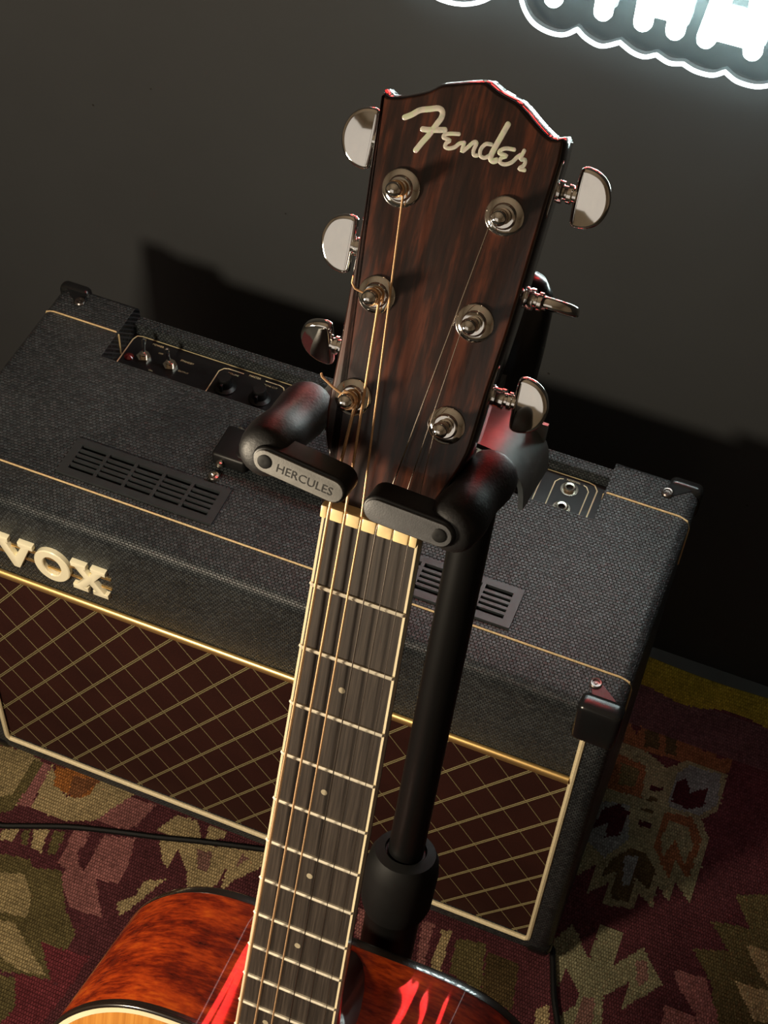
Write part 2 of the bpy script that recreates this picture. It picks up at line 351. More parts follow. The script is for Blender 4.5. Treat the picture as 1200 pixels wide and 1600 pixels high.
RUG=[('olive',[(0.759,0.148),(0.808,0.169),(0.845,0.006),(0.782,-0.02),(0.761,0.046),(0.735,0.075),(0.767,0.087),(0.743,0.111),(0.781,0.118)]),
('tan',[(0.782,0.1),(0.823,0.104),(0.831,0.066),(0.812,0.066),(0.797,0.081)]),
('tan',[(0.781,0.059),(0.813,0.062),(0.838,0.037),(0.808,0.027)]),
('mauve',[(0.721,0.047),(0.753,0.051),(0.774,0.019),(0.782,-0.02),(0.765,-0.027),(0.755,0.011),(0.733,0.03)]),
('mauve',[(0.724,0.008),(0.754,0.01),(0.765,-0.027),(0.73,-0.042)]),
('rust',[(0.604,0.276),(0.602,0.302),(0.616,0.289),(0.618,0.305),(0.628,0.304),(0.683,0.31),(0.687,0.297),(0.7,0.306),(0.703,0.294),(0.72,0.303),(0.718,0.278),(0.694,0.278),(0.653,0.275),(0.629,0.272),(0.605,0.274)]),
('brown',[(0.622,0.298),(0.637,0.302),(0.643,0.281),(0.628,0.278)]),
('brown',[(0.645,0.303),(0.656,0.306),(0.662,0.279),(0.65,0.279)]),
('sage',[(0.602,0.274),(0.633,0.272),(0.656,0.262),(0.675,0.28),(0.693,0.28),(0.718,0.279),(0.72,0.259),(0.72,0.233),(0.706,0.217),(0.719,0.198),(0.72,0.164),(0.719,0.12),(0.7,0.138),(0.7,0.112),(0.685,0.127),(0.685,0.1),(0.668,0.112),(0.669,0.093),(0.638,0.085),(0.637,0.11),(0.621,0.091),(0.619,0.123),(0.605,0.104),(0.601,0.135),(0.597,0.197),(0.599,0.226)]),
('blue',[(0.669,0.26),(0.678,0.275),(0.712,0.277),(0.718,0.24),(0.703,0.221),(0.672,0.218),(0.668,0.227)]),
('maroon',[(0.67,0.249),(0.679,0.26),(0.687,0.243),(0.703,0.256),(0.705,0.234),(0.69,0.223),(0.672,0.225)]),
('rust',[(0.668,0.21),(0.696,0.216),(0.712,0.196),(0.711,0.145),(0.693,0.161),(0.692,0.139),(0.669,0.166)]),
('sage',[(0.676,0.203),(0.696,0.203),(0.706,0.185),(0.703,0.161),(0.687,0.183),(0.68,0.16),(0.673,0.179)]),
('rust',[(0.599,0.257),(0.636,0.256),(0.641,0.216),(0.604,0.214)]),
('olive',[(0.61,0.249),(0.63,0.249),(0.632,0.226),(0.615,0.223)]),
('blue',[(0.6,0.196),(0.633,0.203),(0.642,0.166),(0.626,0.135),(0.601,0.148)]),
('maroon',[(0.608,0.188),(0.622,0.201),(0.635,0.195),(0.632,0.166),(0.619,0.157),(0.618,0.176),(0.604,0.161)]),
('maroon',[(0.647,0.237),(0.659,0.237),(0.659,0.231),(0.647,0.23)]),
('maroon',[(0.647,0.191),(0.66,0.192),(0.66,0.185),(0.647,0.184)]),
('brown',[(0.646,0.206),(0.659,0.208),(0.659,0.204),(0.646,0.202)]),
('brown',[(0.648,0.221),(0.657,0.223),(0.657,0.218),(0.648,0.216)]),
('brown',[(0.628,0.114),(0.632,0.135),(0.647,0.156),(0.664,0.156),(0.678,0.142),(0.677,0.118),(0.661,0.126),(0.662,0.098),(0.644,0.094),(0.641,0.124)]),
('blue',[(0.644,0.145),(0.658,0.151),(0.657,0.115),(0.651,0.113)]),
('sage',[(0.604,0.029),(0.617,0.053),(0.626,0.045),(0.643,0.023),(0.643,0.064),(0.666,0.065),(0.667,0.028),(0.689,0.057),(0.717,0.028),(0.686,-0.012),(0.686,0.018),(0.667,-0.005),(0.68,-0.063),(0.636,-0.081),(0.634,-0.04),(0.644,-0.025),(0.644,-0.011),(0.625,0.008),(0.623,-0.017),(0.613,0.007)]),
('mauve2',[(0.685,0.042),(0.696,0.045),(0.703,0.028),(0.695,0.016)]),
('mauve2',[(0.649,-0.013),(0.66,-0.011),(0.668,-0.048),(0.648,-0.056)]),
('tan',[(0.612,-0.041),(0.621,-0.033),(0.636,-0.081),(0.616,-0.089)]),
('tan',[(0.46,-0.003),(0.474,-0.001),(0.483,-0.047),(0.469,-0.047)]),
('mauve',[(0.479,-0.002),(0.491,0.001),(0.497,-0.044),(0.489,-0.044)]),
('tan',[(0.5,-0.002),(0.509,-0.0),(0.514,-0.044),(0.503,-0.045)]),
('olive',[(0.516,-0.005),(0.545,0.001),(0.556,-0.048),(0.522,-0.041)]),
('brown',[(0.549,-0.006),(0.581,-0.006),(0.59,-0.054),(0.556,-0.048)]),
('mauve',[(0.416,-0.014),(0.425,-0.012),(0.436,-0.049),(0.422,-0.037)]),
('tan2',[(-0.036,0.003),(0.032,0.015),(0.052,0.009),(0.055,-0.035),(0.05,-0.049),(0.021,-0.052)]),
('olive',[(0.042,0.008),(0.053,0.009),(0.051,-0.051),(0.03,-0.068),(0.021,-0.052),(0.042,-0.035)]),
('mauve',[(0.053,0.008),(0.063,0.011),(0.065,-0.042),(0.051,-0.043)]),
('tan',[(0.062,0.011),(0.076,-0.007),(0.094,-0.016),(0.112,-0.002),(0.11,0.017),(0.156,0.013),(0.142,-0.02),(0.128,-0.032),(0.107,-0.041),(0.09,-0.042),(0.066,-0.042)]),
('orange',[(0.067,0.01),(0.083,0.014),(0.115,0.013),(0.114,-0.005),(0.101,-0.015),(0.075,-0.01)]),
('rust',[(0.089,0.008),(0.117,0.014),(0.106,-0.014),(0.093,-0.014)]),
('mauve',[(0.153,0.009),(0.182,0.011),(0.174,-0.018),(0.166,-0.027),(0.134,-0.029),(0.14,-0.016)]),
('tan',[(0.195,-0.014),(0.207,0.009),(0.228,0.011),(0.241,-0.005),(0.211,-0.016)]),
('tan',[(0.241,0.011),(0.261,0.011),(0.262,0.003),(0.246,-0.006)]),
('tan',[(0.202,-0.022),(0.321,0.01),(0.323,0.005),(0.29,-0.035),(0.284,-0.054),(0.278,-0.025),(0.274,-0.058),(0.255,-0.066),(0.241,-0.041),(0.224,-0.026),(0.225,-0.05),(0.214,-0.041)]),
('mauve2',[(0.242,-0.018),(0.258,-0.015),(0.263,-0.036),(0.252,-0.038)]),
('mauve2',[(0.286,-0.005),(0.294,-0.007),(0.286,-0.021)]),
('mauve',[(0.118,-0.047),(0.134,-0.042),(0.137,-0.058),(0.133,-0.065),(0.14,-0.078),(0.149,-0.083),(0.148,-0.041),(0.18,-0.03),(0.187,-0.063),(0.187,-0.083),(0.165,-0.087),(0.189,-0.12),(0.155,-0.124),(0.131,-0.098),(0.132,-0.087),(0.122,-0.086)]),
('tan',[(0.081,-0.063),(0.095,-0.055),(0.1,-0.082),(0.089,-0.081)]),
('olive',[(0.1,-0.055),(0.112,-0.052),(0.115,-0.078),(0.107,-0.081)]),
('tan',[(0.052,-0.075),(0.068,-0.067),(0.069,-0.082),(0.055,-0.085)]),
('olive',[(0.071,-0.067),(0.078,-0.064),(0.084,-0.081),(0.077,-0.081)]),
('olive',[(0.045,-0.102),(0.093,-0.093),(0.102,-0.1),(0.128,-0.091),(0.151,-0.125),(0.173,-0.144),(0.173,-0.161),(0.173,-0.195),(0.138,-0.203),(0.108,-0.208)]),
('tan2',[(0.057,-0.121),(0.097,-0.109),(0.114,-0.126),(0.122,-0.148),(0.077,-0.157)]),
('tan2',[(0.083,-0.167),(0.112,-0.157),(0.14,-0.175),(0.167,-0.193),(0.143,-0.198),(0.096,-0.189)]),
('olive',[(0.11,-0.212),(0.143,-0.206),(0.157,-0.231),(0.149,-0.262)]),
('wine',[(0.146,-0.165),(0.174,-0.163),(0.197,-0.161),(0.194,-0.199),(0.175,-0.195)]),
('wine',[(0.14,-0.202),(0.175,-0.196),(0.194,-0.199),(0.185,-0.247),(0.149,-0.262),(0.157,-0.231)]),
('tan',[(0.194,-0.1),(0.208,-0.088),(0.208,-0.07),(0.228,-0.059),(0.208,-0.107),(0.203,-0.111)]),
]

# ------------------------------------------------------------------ rug
PAL = dict(base=(.088, .026, .031), maroon=(.05, .010, .014), wine=(.14, .028, .035), mauve=(.26, .105, .10), mauve2=(.21, .11, .09), olive=(.115, .090, .038),
           tan=(.36, .27, .14), tan2=(.29, .22, .11), sage=(.21, .19, .11), rust=(.20, .08, .035), orange=(.36, .13, .035), brown=(.075, .05, .022), blue=(.17, .18, .18), yellow=(.26, .19, .02), plum=(.10, .045, .05))
def rug():
    x0, x1, y0, y1, c = -.35, 1.15, -.95, .385, .0022
    nx, ny = int(round((x1-x0)/c)), int(round((y1-y0)/c))
    gx = x0 + (np.arange(nx)+.5)*c; gy = y0 + (np.arange(ny)+.5)*c
    X, Y = np.meshgrid(gx, gy); rs = np.random.RandomState(3)
    Xj = X + rs.normal(0, .0003, X.shape); Yj = Y + rs.normal(0, .0003, Y.shape)
    C = np.zeros((ny, nx, 3)); C[:] = PAL['base']
    def fill(poly, col, dx=0, dy=0, mirror=None):
        P = np.array(poly, float)
        if mirror is not None: P[:, 0] = 2*mirror - P[:, 0]
        P[:, 0] += dx; P[:, 1] += dy
        inside = np.zeros(X.shape, bool); n = len(P)
        sub = (X > P[:, 0].min()-.01) & (X < P[:, 0].max()+.01) & (Y > P[:, 1].min()-.01) & (Y < P[:, 1].max()+.01)
        if not sub.any(): return
        xs, ys = Xj[sub], Yj[sub]; ins = np.zeros(xs.shape, bool)
        for i in range(n):
            xa, ya = P[i]; xb, yb = P[(i+1) % n]
            if ya == yb: continue
            cond = ((ya > ys) != (yb > ys)) & (xs < (xb-xa)*(ys-ya)/(yb-ya)+xa); ins ^= cond
        inside[sub] = ins; C[inside] = PAL[col]
    for col, p in RUG: fill(p, col, 0, -.42)           # the pattern repeats towards the front of the room
    for col, p in RUG: fill(p, col)
    C[(Yj > .30) & (Yj < .352)] = PAL['plum']
    C[Yj + .004*np.sin(X*60) + .003*np.sin(X*23) > .352] = PAL['yellow']
    C *= rs.normal(1, .10, C.shape[:2])[..., None]; C = np.clip(C, 0.002, 1)
    vx = x0 + np.arange(nx+1)*c; vy = y0 + np.arange(ny+1)*c; VX, VY = np.meshgrid(vx, vy)
    VZ = .006 + .0006*np.sin(VX*21)*np.sin(VY*17)
    VZ += .010*np.clip((VY-.36)/.025, 0, 1)**2*(.4+.6*np.sin(VX*14)**2)
    V = np.stack([VX, VY, VZ], -1).reshape(-1, 3); W = nx+1
    I = (np.arange(ny)[:, None]*W + np.arange(nx)[None, :]).reshape(-1)
    Fq = np.stack([I, I+1, I+1+W, I+W], -1)
    # underside and rim
    rim = list(range(0, nx+1)) + [j*W+nx for j in range(1, ny+1)] + [ny*W+i for i in range(nx-1, -1, -1)] + [j*W for j in range(ny-1, 0, -1)]
    base = len(V); V = np.vstack([V, np.array([(V[i][0], V[i][1], .0005) for i in rim])]); m = len(rim)
    me = bpy.data.meshes.new('rug'); faces = Fq.tolist() + [[rim[k], base+k, base+(k+1) % m, rim[(k+1) % m]] for k in range(m)]
    me.from_pydata(V.tolist(), [], faces); me.update()
    col = np.ones((len(faces), 4)); col[:len(Fq), :3] = C.reshape(-1, 3); col[len(Fq):, :3] = PAL['base']
    at = me.color_attributes.new('weave', 'FLOAT_COLOR', 'CORNER')
    at.data.foreach_set('color', np.repeat(col, 4, axis=0).astype(np.float32).reshape(-1))
    o = bpy.data.objects.new('kilim_rug', me); COL.objects.link(o); me.materials.append(rug_mat())
    setp(o, 'maroon kilim rug with olive, tan and mauve stepped motifs and a yellow border', 'rug')
rug()

# ------------------------------------------------------------------ cable
cp = catmull([(-.30, -.10, .0095), (-.1, -.065, .0095), (.033, -.072, .0095), (.049, -.073, .0095), (.070, -.065, .0095), (.112, -.048, .0095), (.155, -.035, .0095), (.2, -.023, .0095), (.243, -.010, .0095),
              (.306, .007, .0095), (.40, .03, .0095), (.50, .04, .0095), (.57, .036, .0095), (.603, .022, .0095), (.610, .010, .0095), (.623, -.026, .0095), (.634, -.049, .0095), (.645, -.077, .0095), (.66, -.15, .0095), (.72, -.3, .0095)], 6)
setp(obj('cable', tube(cp, .003, 8), RUBBER), 'thin black cable lying across the rug and passing under the front of the amplifier', 'cable')

# ------------------------------------------------------------------ amplifier
W_, D_, H_ = .605, .251, .460
AM = Matrix.Translation((.3025, .1255, 0))
amp = thing('guitar_amplifier', AM, 'black combo guitar amplifier with maroon diamond grille cloth and gold bar, behind the guitar', 'amplifier')
cab = mesh_of(bbox(0, W_, 0, D_, .026, H_, .010, 5))
cuts = [box(.0749, .530, .1784, .2405, .4315, .5), box(.0749, .530, .239, .3, .4445, .5),
        box(.0225, .5825, -.02, .006, .052, .3525), box(.0225, .5825, -.02, .0018, .350, .438)]
for s_ in (0, 1):
    xa, xb = (.1056, .2434) if s_ == 0 else (.3616, .4994)
    cuts.append(box(xa, xb, .0472, .083, .445, .5))
obj('cabinet', boolean(cab, cuts), TOLEX, amp, ang=28)
for fx in (.04, .565):
    for fy in (.035, .215): obj('foot', tf(lathe([(.017, 0), (.019, .004), (.016, .0205)], 20), lambda v, fx=fx, fy=fy: v + Vector((fx, fy, .0062))), RUBBER, amp)
obj('grille_cloth', box(.0226, .5824, .0035, .0059, .0521, .3524), CLOTH, amp)
# woven cords of the grille cloth, one thin raised strand each
def clipline(px, pz, dx, dz, X0, X1, Z0, Z1):
    t0, t1 = -1e9, 1e9
    for p, d, a, b in ((px, dx, X0, X1), (pz, dz, Z0, Z1)):
        ta, tb = (a-p)/d, (b-p)/d
        if ta > tb: ta, tb = tb, ta
        t0, t1 = max(t0, ta), min(t1, tb)
    return (t0, t1) if t1 - t0 > .004 else None
PX, PZ = .0361, .0523
for sgn in (1, -1):
    for k in range(-14, 34):
        ox = .0810 + k*PX
        c_ = clipline(ox, .3440, PX/2*sgn, PZ/2, .0235, .5815, .053, .3515)
        if not c_: continue
        a, b = c_; n = max(2, int((b-a)*3)); pts = []
        for i in range(n+1):
            t = a+(b-a)*i/n; pts.append((ox+PX/2*sgn*t, .0030 if sgn > 0 else .0036, .3440+PZ/2*t))
        if sgn > 0:
            g = join(*[tube([(p[0]-o_*.0006, p[1], p[2]+o_*.0006) for p in pts], .0005, 5) for o_ in (-1, 1)])
        else: g = tube(pts, .00048, 5)
        obj('grille_cord', g, GREENCORD, amp)
# piping round the grille
obj('piping', capsule([(.0221, .0005, .423), (.0221, .0005, .058), (.0225, .0005, .0535), (.0255, .0005, .0505), (.5795, .0005, .0505), (.5825, .0005, .0535), (.5829, .0005, .058), (.5829, .0005, .423)], .0025, 8), CREAMCORD, amp, label='cream piping around the grille')
obj('gold_bar', tf(tube([(.0245, 0, 0), (.5805, 0, 0)], 1, 14), lambda v: Vector((v.x, -.0002+v.y*.0032, .3535+v.z*.0044))), GOLD, amp, ang=60)
# piping lines set into the top covering
obj('top_piping', tube([(-.0002, .038, .40), (-.0002, .038, .449), (.0028, .038, .4575), (.010, .038, .4602), (.595, .038, .4602), (.6022, .038, .4575), (.6052, .038, .449), (.6052, .038, .40)], .0009, 6), GOLDCORD, amp)
obj('top_piping', tube([(-.0002, .2106, .40), (-.0002, .2106, .449), (.0028, .2106, .4575), (.010, .2106, .4602), (.0725, .2106, .4602), (.0752, .2106, .457), (.0753, .2106, .434)], .0009, 6), GOLDCORD, amp)
obj('top_piping', tube([(.5297, .2106, .434), (.5298, .2106, .457), (.5325, .2106, .4602), (.595, .2106, .4602), (.6022, .2106, .4575), (.6052, .2106, .449), (.6052, .2106, .40)], .0009, 6), GOLDCORD, amp)
# air vents: plastic plate with five columns of five slots
def vent(x0, x1, y0, y1, half=False):
    gs = []; z0, z1 = .4575, .4622; ncol = 5; m = .0075; bw = .0030
    gs += [box(x0, x1, y0, y0+.0068, z0, z1), box(x0, x1, y1-.0062, y1, z0, z1)]
    cw = (x1-x0-2*m-(ncol-1)*bw)/ncol; xs = [x0+m+i*(cw+bw) for i in range(ncol)]
    gs += [box(x0, x0+m, y0+.0068, y1-.0062, z0, z1), box(x1-m, x1, y0+.0068, y1-.0062, z0, z1)]
    for i in range(ncol-1): gs.append(box(xs[i]+cw, xs[i]+cw+bw, y0+.0068, y1-.0062, z0, z1))
    f = obj('vent', join(*gs), BLACKV, amp)
    ya, yb = y0+.0068, y1-.0062; p = (yb-ya)/5; sw = p*.5
    for j in range(4):
        yy = ya+(j+1)*p-sw/2
        o = obj('slat', box(x0+m, x1-m, yy, yy+sw, z0+.0005, z1-.0003), BLACKV, None); o.parent = f
    o = obj('vent_backing', box(x0+.0022, x1-.0022, y0+.0022, y1-.0022, .4455, .4470), RUBBER, None); o.parent = f
BLACKV = plain('vent_plastic', (.022, .026, .028), .45, var=.12)
vent(.1036, .2454, .0452, .0850); vent(.3596, .5014, .0452, .0850)
# control panel
PZt = .4330
pan = obj('control_panel', box(.0752, .5297, .1787, .2400, .4316, PZt), PANEL, amp)
def onpan(name, geo, m, ang=35, label=None):
    o = obj(name, geo, m, None, ang=ang, label=label); o.parent = pan
    o.matrix_parent_inverse = Matrix.Identity(4); return o
# panel object sits under amp with an inverse, its children use the same frame
def line(pts, r=.0006): return tf(tube([(p[0], p[1], 0) for p in pts], r, 4), lambda v: Vector((v.x, v.y, PZt+.00012+v.z*.15)))
onpan('gold_outline', join(line([(.0765, .179), (.0765, .232), (.0785, .2372), (.083, .2385), (.512, .2385), (.5175, .2372), (.5212, .232), (.5212, .179)]),
    *[line([(a, .179), (a, .228), (a+.003, .2325), (a+.007, .2338), (b-.007, .2338), (b-.003, .2325), (b, .228), (b, .179)], .0005) for a, b in ((.165, .2295), (.2365, .2995), (.3065, .3665), (.3735, .4725), (.4845, .5145))]), PANELGOLD)
def ptext(s, x, y, size=.0032):
    onpan('lettering', tf(text_geo(s, size), lambda v: Vector((x+v.x, y+v.y, PZt+.0003))), PANELGOLD)
ptext('POWER', .1015, .2335); ptext('OFF', .108, .2255, .0026); ptext('ON', .109, .203, .0026); ptext('STANDBY', .1345, .2255, .0030); ptext('OUTPUT', .1365, .2130, .0026)
for a, b in ((.187, .2085), (.247, .289), (.318, .357), (.40, .446), (.4905, .5085)): onpan('text_backing', box(a, b, .2326, .2350, PZt+.0001, PZt+.00022), PANEL)
ptext('MASTER', .198, .2338); ptext('VOLUME', .179, .2290, .0026); ptext('TONE CUT', .2155, .2290, .0026)
ptext('NORMAL', .4995, .2338, .0030); ptext('NORMAL', .461, .2305, .0026); ptext('VOLUME', .461, .2270, .0026)
for kx in (.1785, .2125, .2510, .2850, .3200, .3530, .3900, .4250, .4580):
    k = onpan('knob', tf(lathe([(.0098, 0), (.0102, .0012), (.0070, .0035), (.0062, .0115), (.0056, .0130), (.001, .0132)], 20), lambda v, kx=kx: v + Vector((kx, .212, PZt))), BLACKP)
    n_ = obj('knob_pointer', bbox(kx-.0014, kx+.0014, .203, .221, PZt+.002, PZt+.0105, .0007, 2), BLACKP, None); n_.parent = k
for sx, sy, dx, dy in ((.0960, .2150, -.0015, .0055), (.1225, .2150, -.0035, .0030)):
    hexp = [(sx+.0066*math.cos(a*math.pi/3+.3), sy+.0066*math.sin(a*math.pi/3+.3)) for a in range(6)]
    nut = onpan('switch_nut', join(prism(hexp, PZt, PZt+.0026), tf(lathe([(.0038, 0), (.0038, .0036), (.0028, .0040)], 18), lambda v: v+Vector((sx, sy, PZt+.0026)))), NICKEL)
    lv = obj('switch_lever', tube([(sx, sy, PZt+.003), (sx+dx*.5, sy+dy*.5, PZt+.009), (sx+dx, sy+dy, PZt+.0155), (sx+dx*1.12, sy+dy*1.12, PZt+.0175), (sx+dx*1.18, sy+dy*1.18, PZt+.0183)], [.0012, .0016, .0021, .0019, .0008], 12), CHROME, None); lv.parent = nut
onpan('indicator_lamp', tf(lathe([(.0045, 0), (.0045, .001), (.0030, .0022), (.0012, .0034)], 18), lambda v: v+Vector((.0835, .2105, PZt))), REDLENS, label='small red indicator lamp')
for jy in (.2240, .2010):
    onpan('input_socket', tf(lathe([(.0078, 0), (.0078, .0008), (.0056, .0009), (.0056, .0030), (.0046, .0038), (.0030, .0036), (.0028, .0006)], 24, False), lambda v, jy=jy: v+Vector((.4985, jy, PZt))), NICKEL)
    onpan('socket_hole', tf(lathe([(.0030, 0), (.0030, .0009)], 16), lambda v, jy=jy: v+Vector((.4985, jy, PZt))), RUBBER)
# handle
def handle():
    P = catmull([(.236, .123, .4710), (.262, .123, .4770), (.3025, .123, .4800), (.343, .123, .4770), (.369, .123, .4710)], 6)
    V = []; n = 12
    for i, p in enumerate(P):
        for k in range(n):
            a = 2*math.pi*k/n; ca, sa = math.cos(a), math.sin(a)
            V.append((p.x, p.y+.0145*math.copysign(abs(ca)**.5, ca), p.z+.0038*math.copysign(abs(sa)**.6, sa)))
    F = [(i*n+k, i*n+(k+1) % n, (i+1)*n+(k+1) % n, (i+1)*n+k) for i in range(len(P)-1) for k in range(n)] + [tuple(range(n)), tuple((len(P)-1)*n+k for k in range(n))]
    h = obj('handle', (V, F), FOAM, amp, ang=60)
    for x0, x1, bx in ((.2170, .2480, .226), (.3570, .3880, .379)):
        c = obj('handle_end', bbox(x0, x1, .1050, .1410, .4602, .4745, .0030, 3), BLACKP, None); c.parent = h
        for by, s in ((.1025, 1), (.1430, 1)):
            b = obj('handle_bolt', join(tf(lathe([(.0002, -.0035), (.0025, -.0028), (.0035, 0), (.0025, .0028), (.0002, .0035)], 14), lambda v: v+Vector((bx, by, .4665))),
                tf(lathe([(.0052, 0), (.0052, .0015), (.0042, .0030), (.0022, .0034), (.0004, .0022)], 18), lambda v: v+Vector((bx-.0005, by-.010 if by < .12 else by+.002, .4605)))), NICKEL, None); b.parent = h
handle()
# corner protectors with a screw
def corner(cx, cy, fx, fy, ex=.028, ey=.012, ez=.034):
    """cap over a top corner; fx, fy = outward directions"""
    t = .0022
    x0, x1 = sorted((cx+fx*t, cx-fx*ex)); y0, y1 = sorted((cy+fy*t, cy-fy*ey))
    z0, z1 = H_-ez, H_+t
    g = bbox(x0, x1, y0, y1, z0, z1, .0062, 4)
    c = obj('corner_protector', g, BLACKG, amp)
    sx, sy = cx-fx*.0260, cy-fy*(.0205 if ey < .015 else .0245)
    tab = [(cx-fx*.006, cy-fy*(ey-.003)), (cx-fx*.026, cy-fy*(ey-.003)), (sx-fx*.003, sy-fy*.001), (sx, sy-fy*.0035), (sx+fx*.004, sy-fy*.002)]
    o = obj('screw_tab', prism(tab, H_-.001, H_+.0009), BLACKG, None); o.parent = c
    o = obj('screw', tf(lathe([(.0050, 0), (.0050, .0010), (.0042, .0020), (.0030, .0018), (.0026, .0006), (.0014, .0005), (.0010, .0012), (.0002, .0012)], 20), lambda v: v+Vector((sx, sy, H_+.0008))), NICKELD, None); o.parent = c
BLACKG = plain('black_enamelled_metal', (.014, .015, .016), .22, .3, var=.1)
NICKELD = plain('dark_nickel', (.16, .14, .13), .3, .9)
corner(0, D_, -1, 1); corner(W_, D_, 1, 1); corner(W_, 0, 1, -1, .034, .017, .045); corner(0, 0, -1, -1, .034, .017, .045)
for cx, fx in ((0, -1), (W_, 1)):
    x0, x1 = sorted((cx+fx*.0012, cx-fx*.024))
    obj('corner_protector', bbox(x0, x1, -.0012, .022, .0245, .046, .0075, 3), BLACKG, amp)
# nameplate letters on the valance (each letter a gold casting, joined by thin rods)
def poly_letter(P, x=.0, th=.005): return tf(prism_b([(a/1000, b/1000) for a, b in P], 0, th, .001, 2), lambda v: Vector((v.x, .0018-v.z, v.y)))
Vp = [(62.5, 412.8), (78, 412.8), (78, 407.2), (75.6, 407.2), (82.8, 391.5), (90, 407.2), (87.2, 407.2), (87.2, 412.8), (101.3, 412.8), (101.3, 407.2), (97.9, 407.2), (85.6, 376.4), (79.6, 376.4), (66.3, 407.2), (62.5, 407.2)]
Xp = [(137.0, 412.8), (151.4, 412.8), (151.4, 407.4), (149.0, 407.4), (153.4, 400.6), (157.8, 407.4), (155.6, 407.4), (155.6, 412.8), (169.5, 412.8), (169.5, 407.4), (166.2, 407.4), (157.9, 394.9), (166.6, 382.0), (169.8, 382.0), (169.8, 376.4),
      (155.4, 376.4), (155.4, 382.0), (157.8, 382.0), (153.2, 389.0), (148.6, 382.0), (151.0, 382.0), (151.0, 376.4), (136.6, 376.4), (136.6, 382.0), (139.9, 382.0), (148.6, 394.9), (140.4, 407.4), (137.0, 407.4)]
LM = plain('gold_letter_metal', (1.0, .93, .68), .32, .0, coat=.6, var=.0)
np_ = obj('nameplate', join(box(.060, .172, .0004, .0018, .3995, .4015), box(.060, .172, .0004, .0018, .3865, .3885)), GOLD, amp)
for g in (poly_letter(Vp), poly_letter(Xp)):
    o = obj('letter', g, LM, None); o.parent = np_
def ring():
    n = 40; V, F = [], []
    for k in range(n):
        a = 2*math.pi*k/n; ca, sa = math.cos(a), math.sin(a)
        for (ra, rb, d) in ((.0170, .0199, 0), (.0170, .0199, .004), (.0162, .0191, .005), (.0092, .0126, .005), (.0084, .0118, .004), (.0084, .0118, 0)):
            V.append((.1181+ra*ca, .0018-d, .3955+rb*sa*(1.0)))
    for k in range(n):
        for j in range(6): F.append((k*6+j, k*6+(j+1) % 6, ((k+1) % n)*6+(j+1) % 6, ((k+1) % n)*6+j))
    return (V, F)
o = obj('letter', ring(), LM, None); o.parent = np_

# ------------------------------------------------------------------ acoustic guitar
G = Matrix(((0.99957328, -0.02135621, -0.01992905, 0.49533504), (-0.01159176, 0.3362284, -0.94170914, -0.28401589), (0.02681205, 0.9415383, 0.33583737, 0.96697927), (0, 0, 0, 1)))
GB = Matrix.Translation((0, -.862, -.06))
gtr = thing('acoustic_guitar', G @ GB, 'acoustic guitar with red-brown gloss body and rosewood headstock, hanging in the black stand', 'guitar')
def gp(name, geo, m, parent=None, **k):
    if parent is None: return obj(name, geo, m, gtr, inv=GB, **k)
    o = obj(name, geo, m, None, **k); o.parent = parent; return o
TAU = math.radians(14); cT, sT = math.cos(TAU), math.sin(TAU)
def hd(x, y, z=0): return Vector((x, .004 + y*cT + z*sT, -.003 - y*sT + z*cT))     # headstock frame (metres) to guitar frame
def hdt(geo): return tf(geo, lambda v: hd(v.x, v.y, v.z))
SCL = .643
def fr(n): return SCL*(1-2**(-n/12))
def fw(y): return .0430 + .0300*(-y)
# fretboard with cream edge binding
YE = -.478
DOTM = plain('shell_dot', (.34, .29, .20), .4, var=.2)
def taper(y0, y1, dx0, dx1, z0, z1, side=0):
    """tapered slab; side 0 = full width, else a strip at that edge between dx0 and dx1 measured from the edge"""
    V = []
    for y in (y0, y1):
        hw = fw(y)/2
        xs = (-hw+dx0, hw-dx0) if side == 0 else ((side*(hw-dx1), side*(hw-dx0)))
        for z in (z0, z1):
            for x in xs: V.append((x, y, z))
    return (V, [(0,1,3,2),(4,6,7,5),(0,4,5,1),(2,3,7,6),(0,2,6,4),(1,5,7,3)])
gp('fretboard', taper(0, YE, .0011, 0, -.0062, 0), FRETW)
for s in (-1, 1):
    gp('fretboard_binding', taper(0, YE, 0, .0011, -.0062, .00005, s), CREAM)
for n in range(1, 21):
    y = -fr(n); hw = fw(y)/2-.0002
    P = [(-hw, y, -.0004), (-hw+.0007, y, .0004)] + [(-hw+.0007+(2*hw-.0014)*i/4, y, .0005) for i in range(1, 4)] + [(hw-.0007, y, .0004), (hw, y, -.0004)]
    gp('fret', tube(P, .00105, 6), FRETM)
for n in (3, 5, 7, 9, 15, 17): gp('fret_marker', tf(lathe([(.0016, -.001), (.0016, .00010)], 16), lambda v, n=n: v+Vector((0, -(fr(n)+fr(n-1))/2, 0))), DOTM)
for x in (-.010, .010): gp('fret_marker', tf(lathe([(.0016, -.001), (.0016, .00010)], 16), lambda v: v+Vector((x, -(fr(12)+fr(11))/2, 0))), DOTM)
# nut with six slots
NX = [-.0180+.0072*i for i in range(6)]
SR = [.00072, .00060, .00047, .00032, .00022, .00017]
segs = []; edges = [-.0216] + [x+s*(.00008+r) for x, r in zip(NX, SR) for s in (-1, 1)] + [.0216]
segs.append(box(-.0215, .0215, .0001, .0059, -.006, .0022))
for i in range(0, len(edges), 2): segs.append(bbox(edges[i], edges[i+1], 0, .0060, .0005, .0034, .0006, 2))
gp('nut', join(*segs), NUTM)
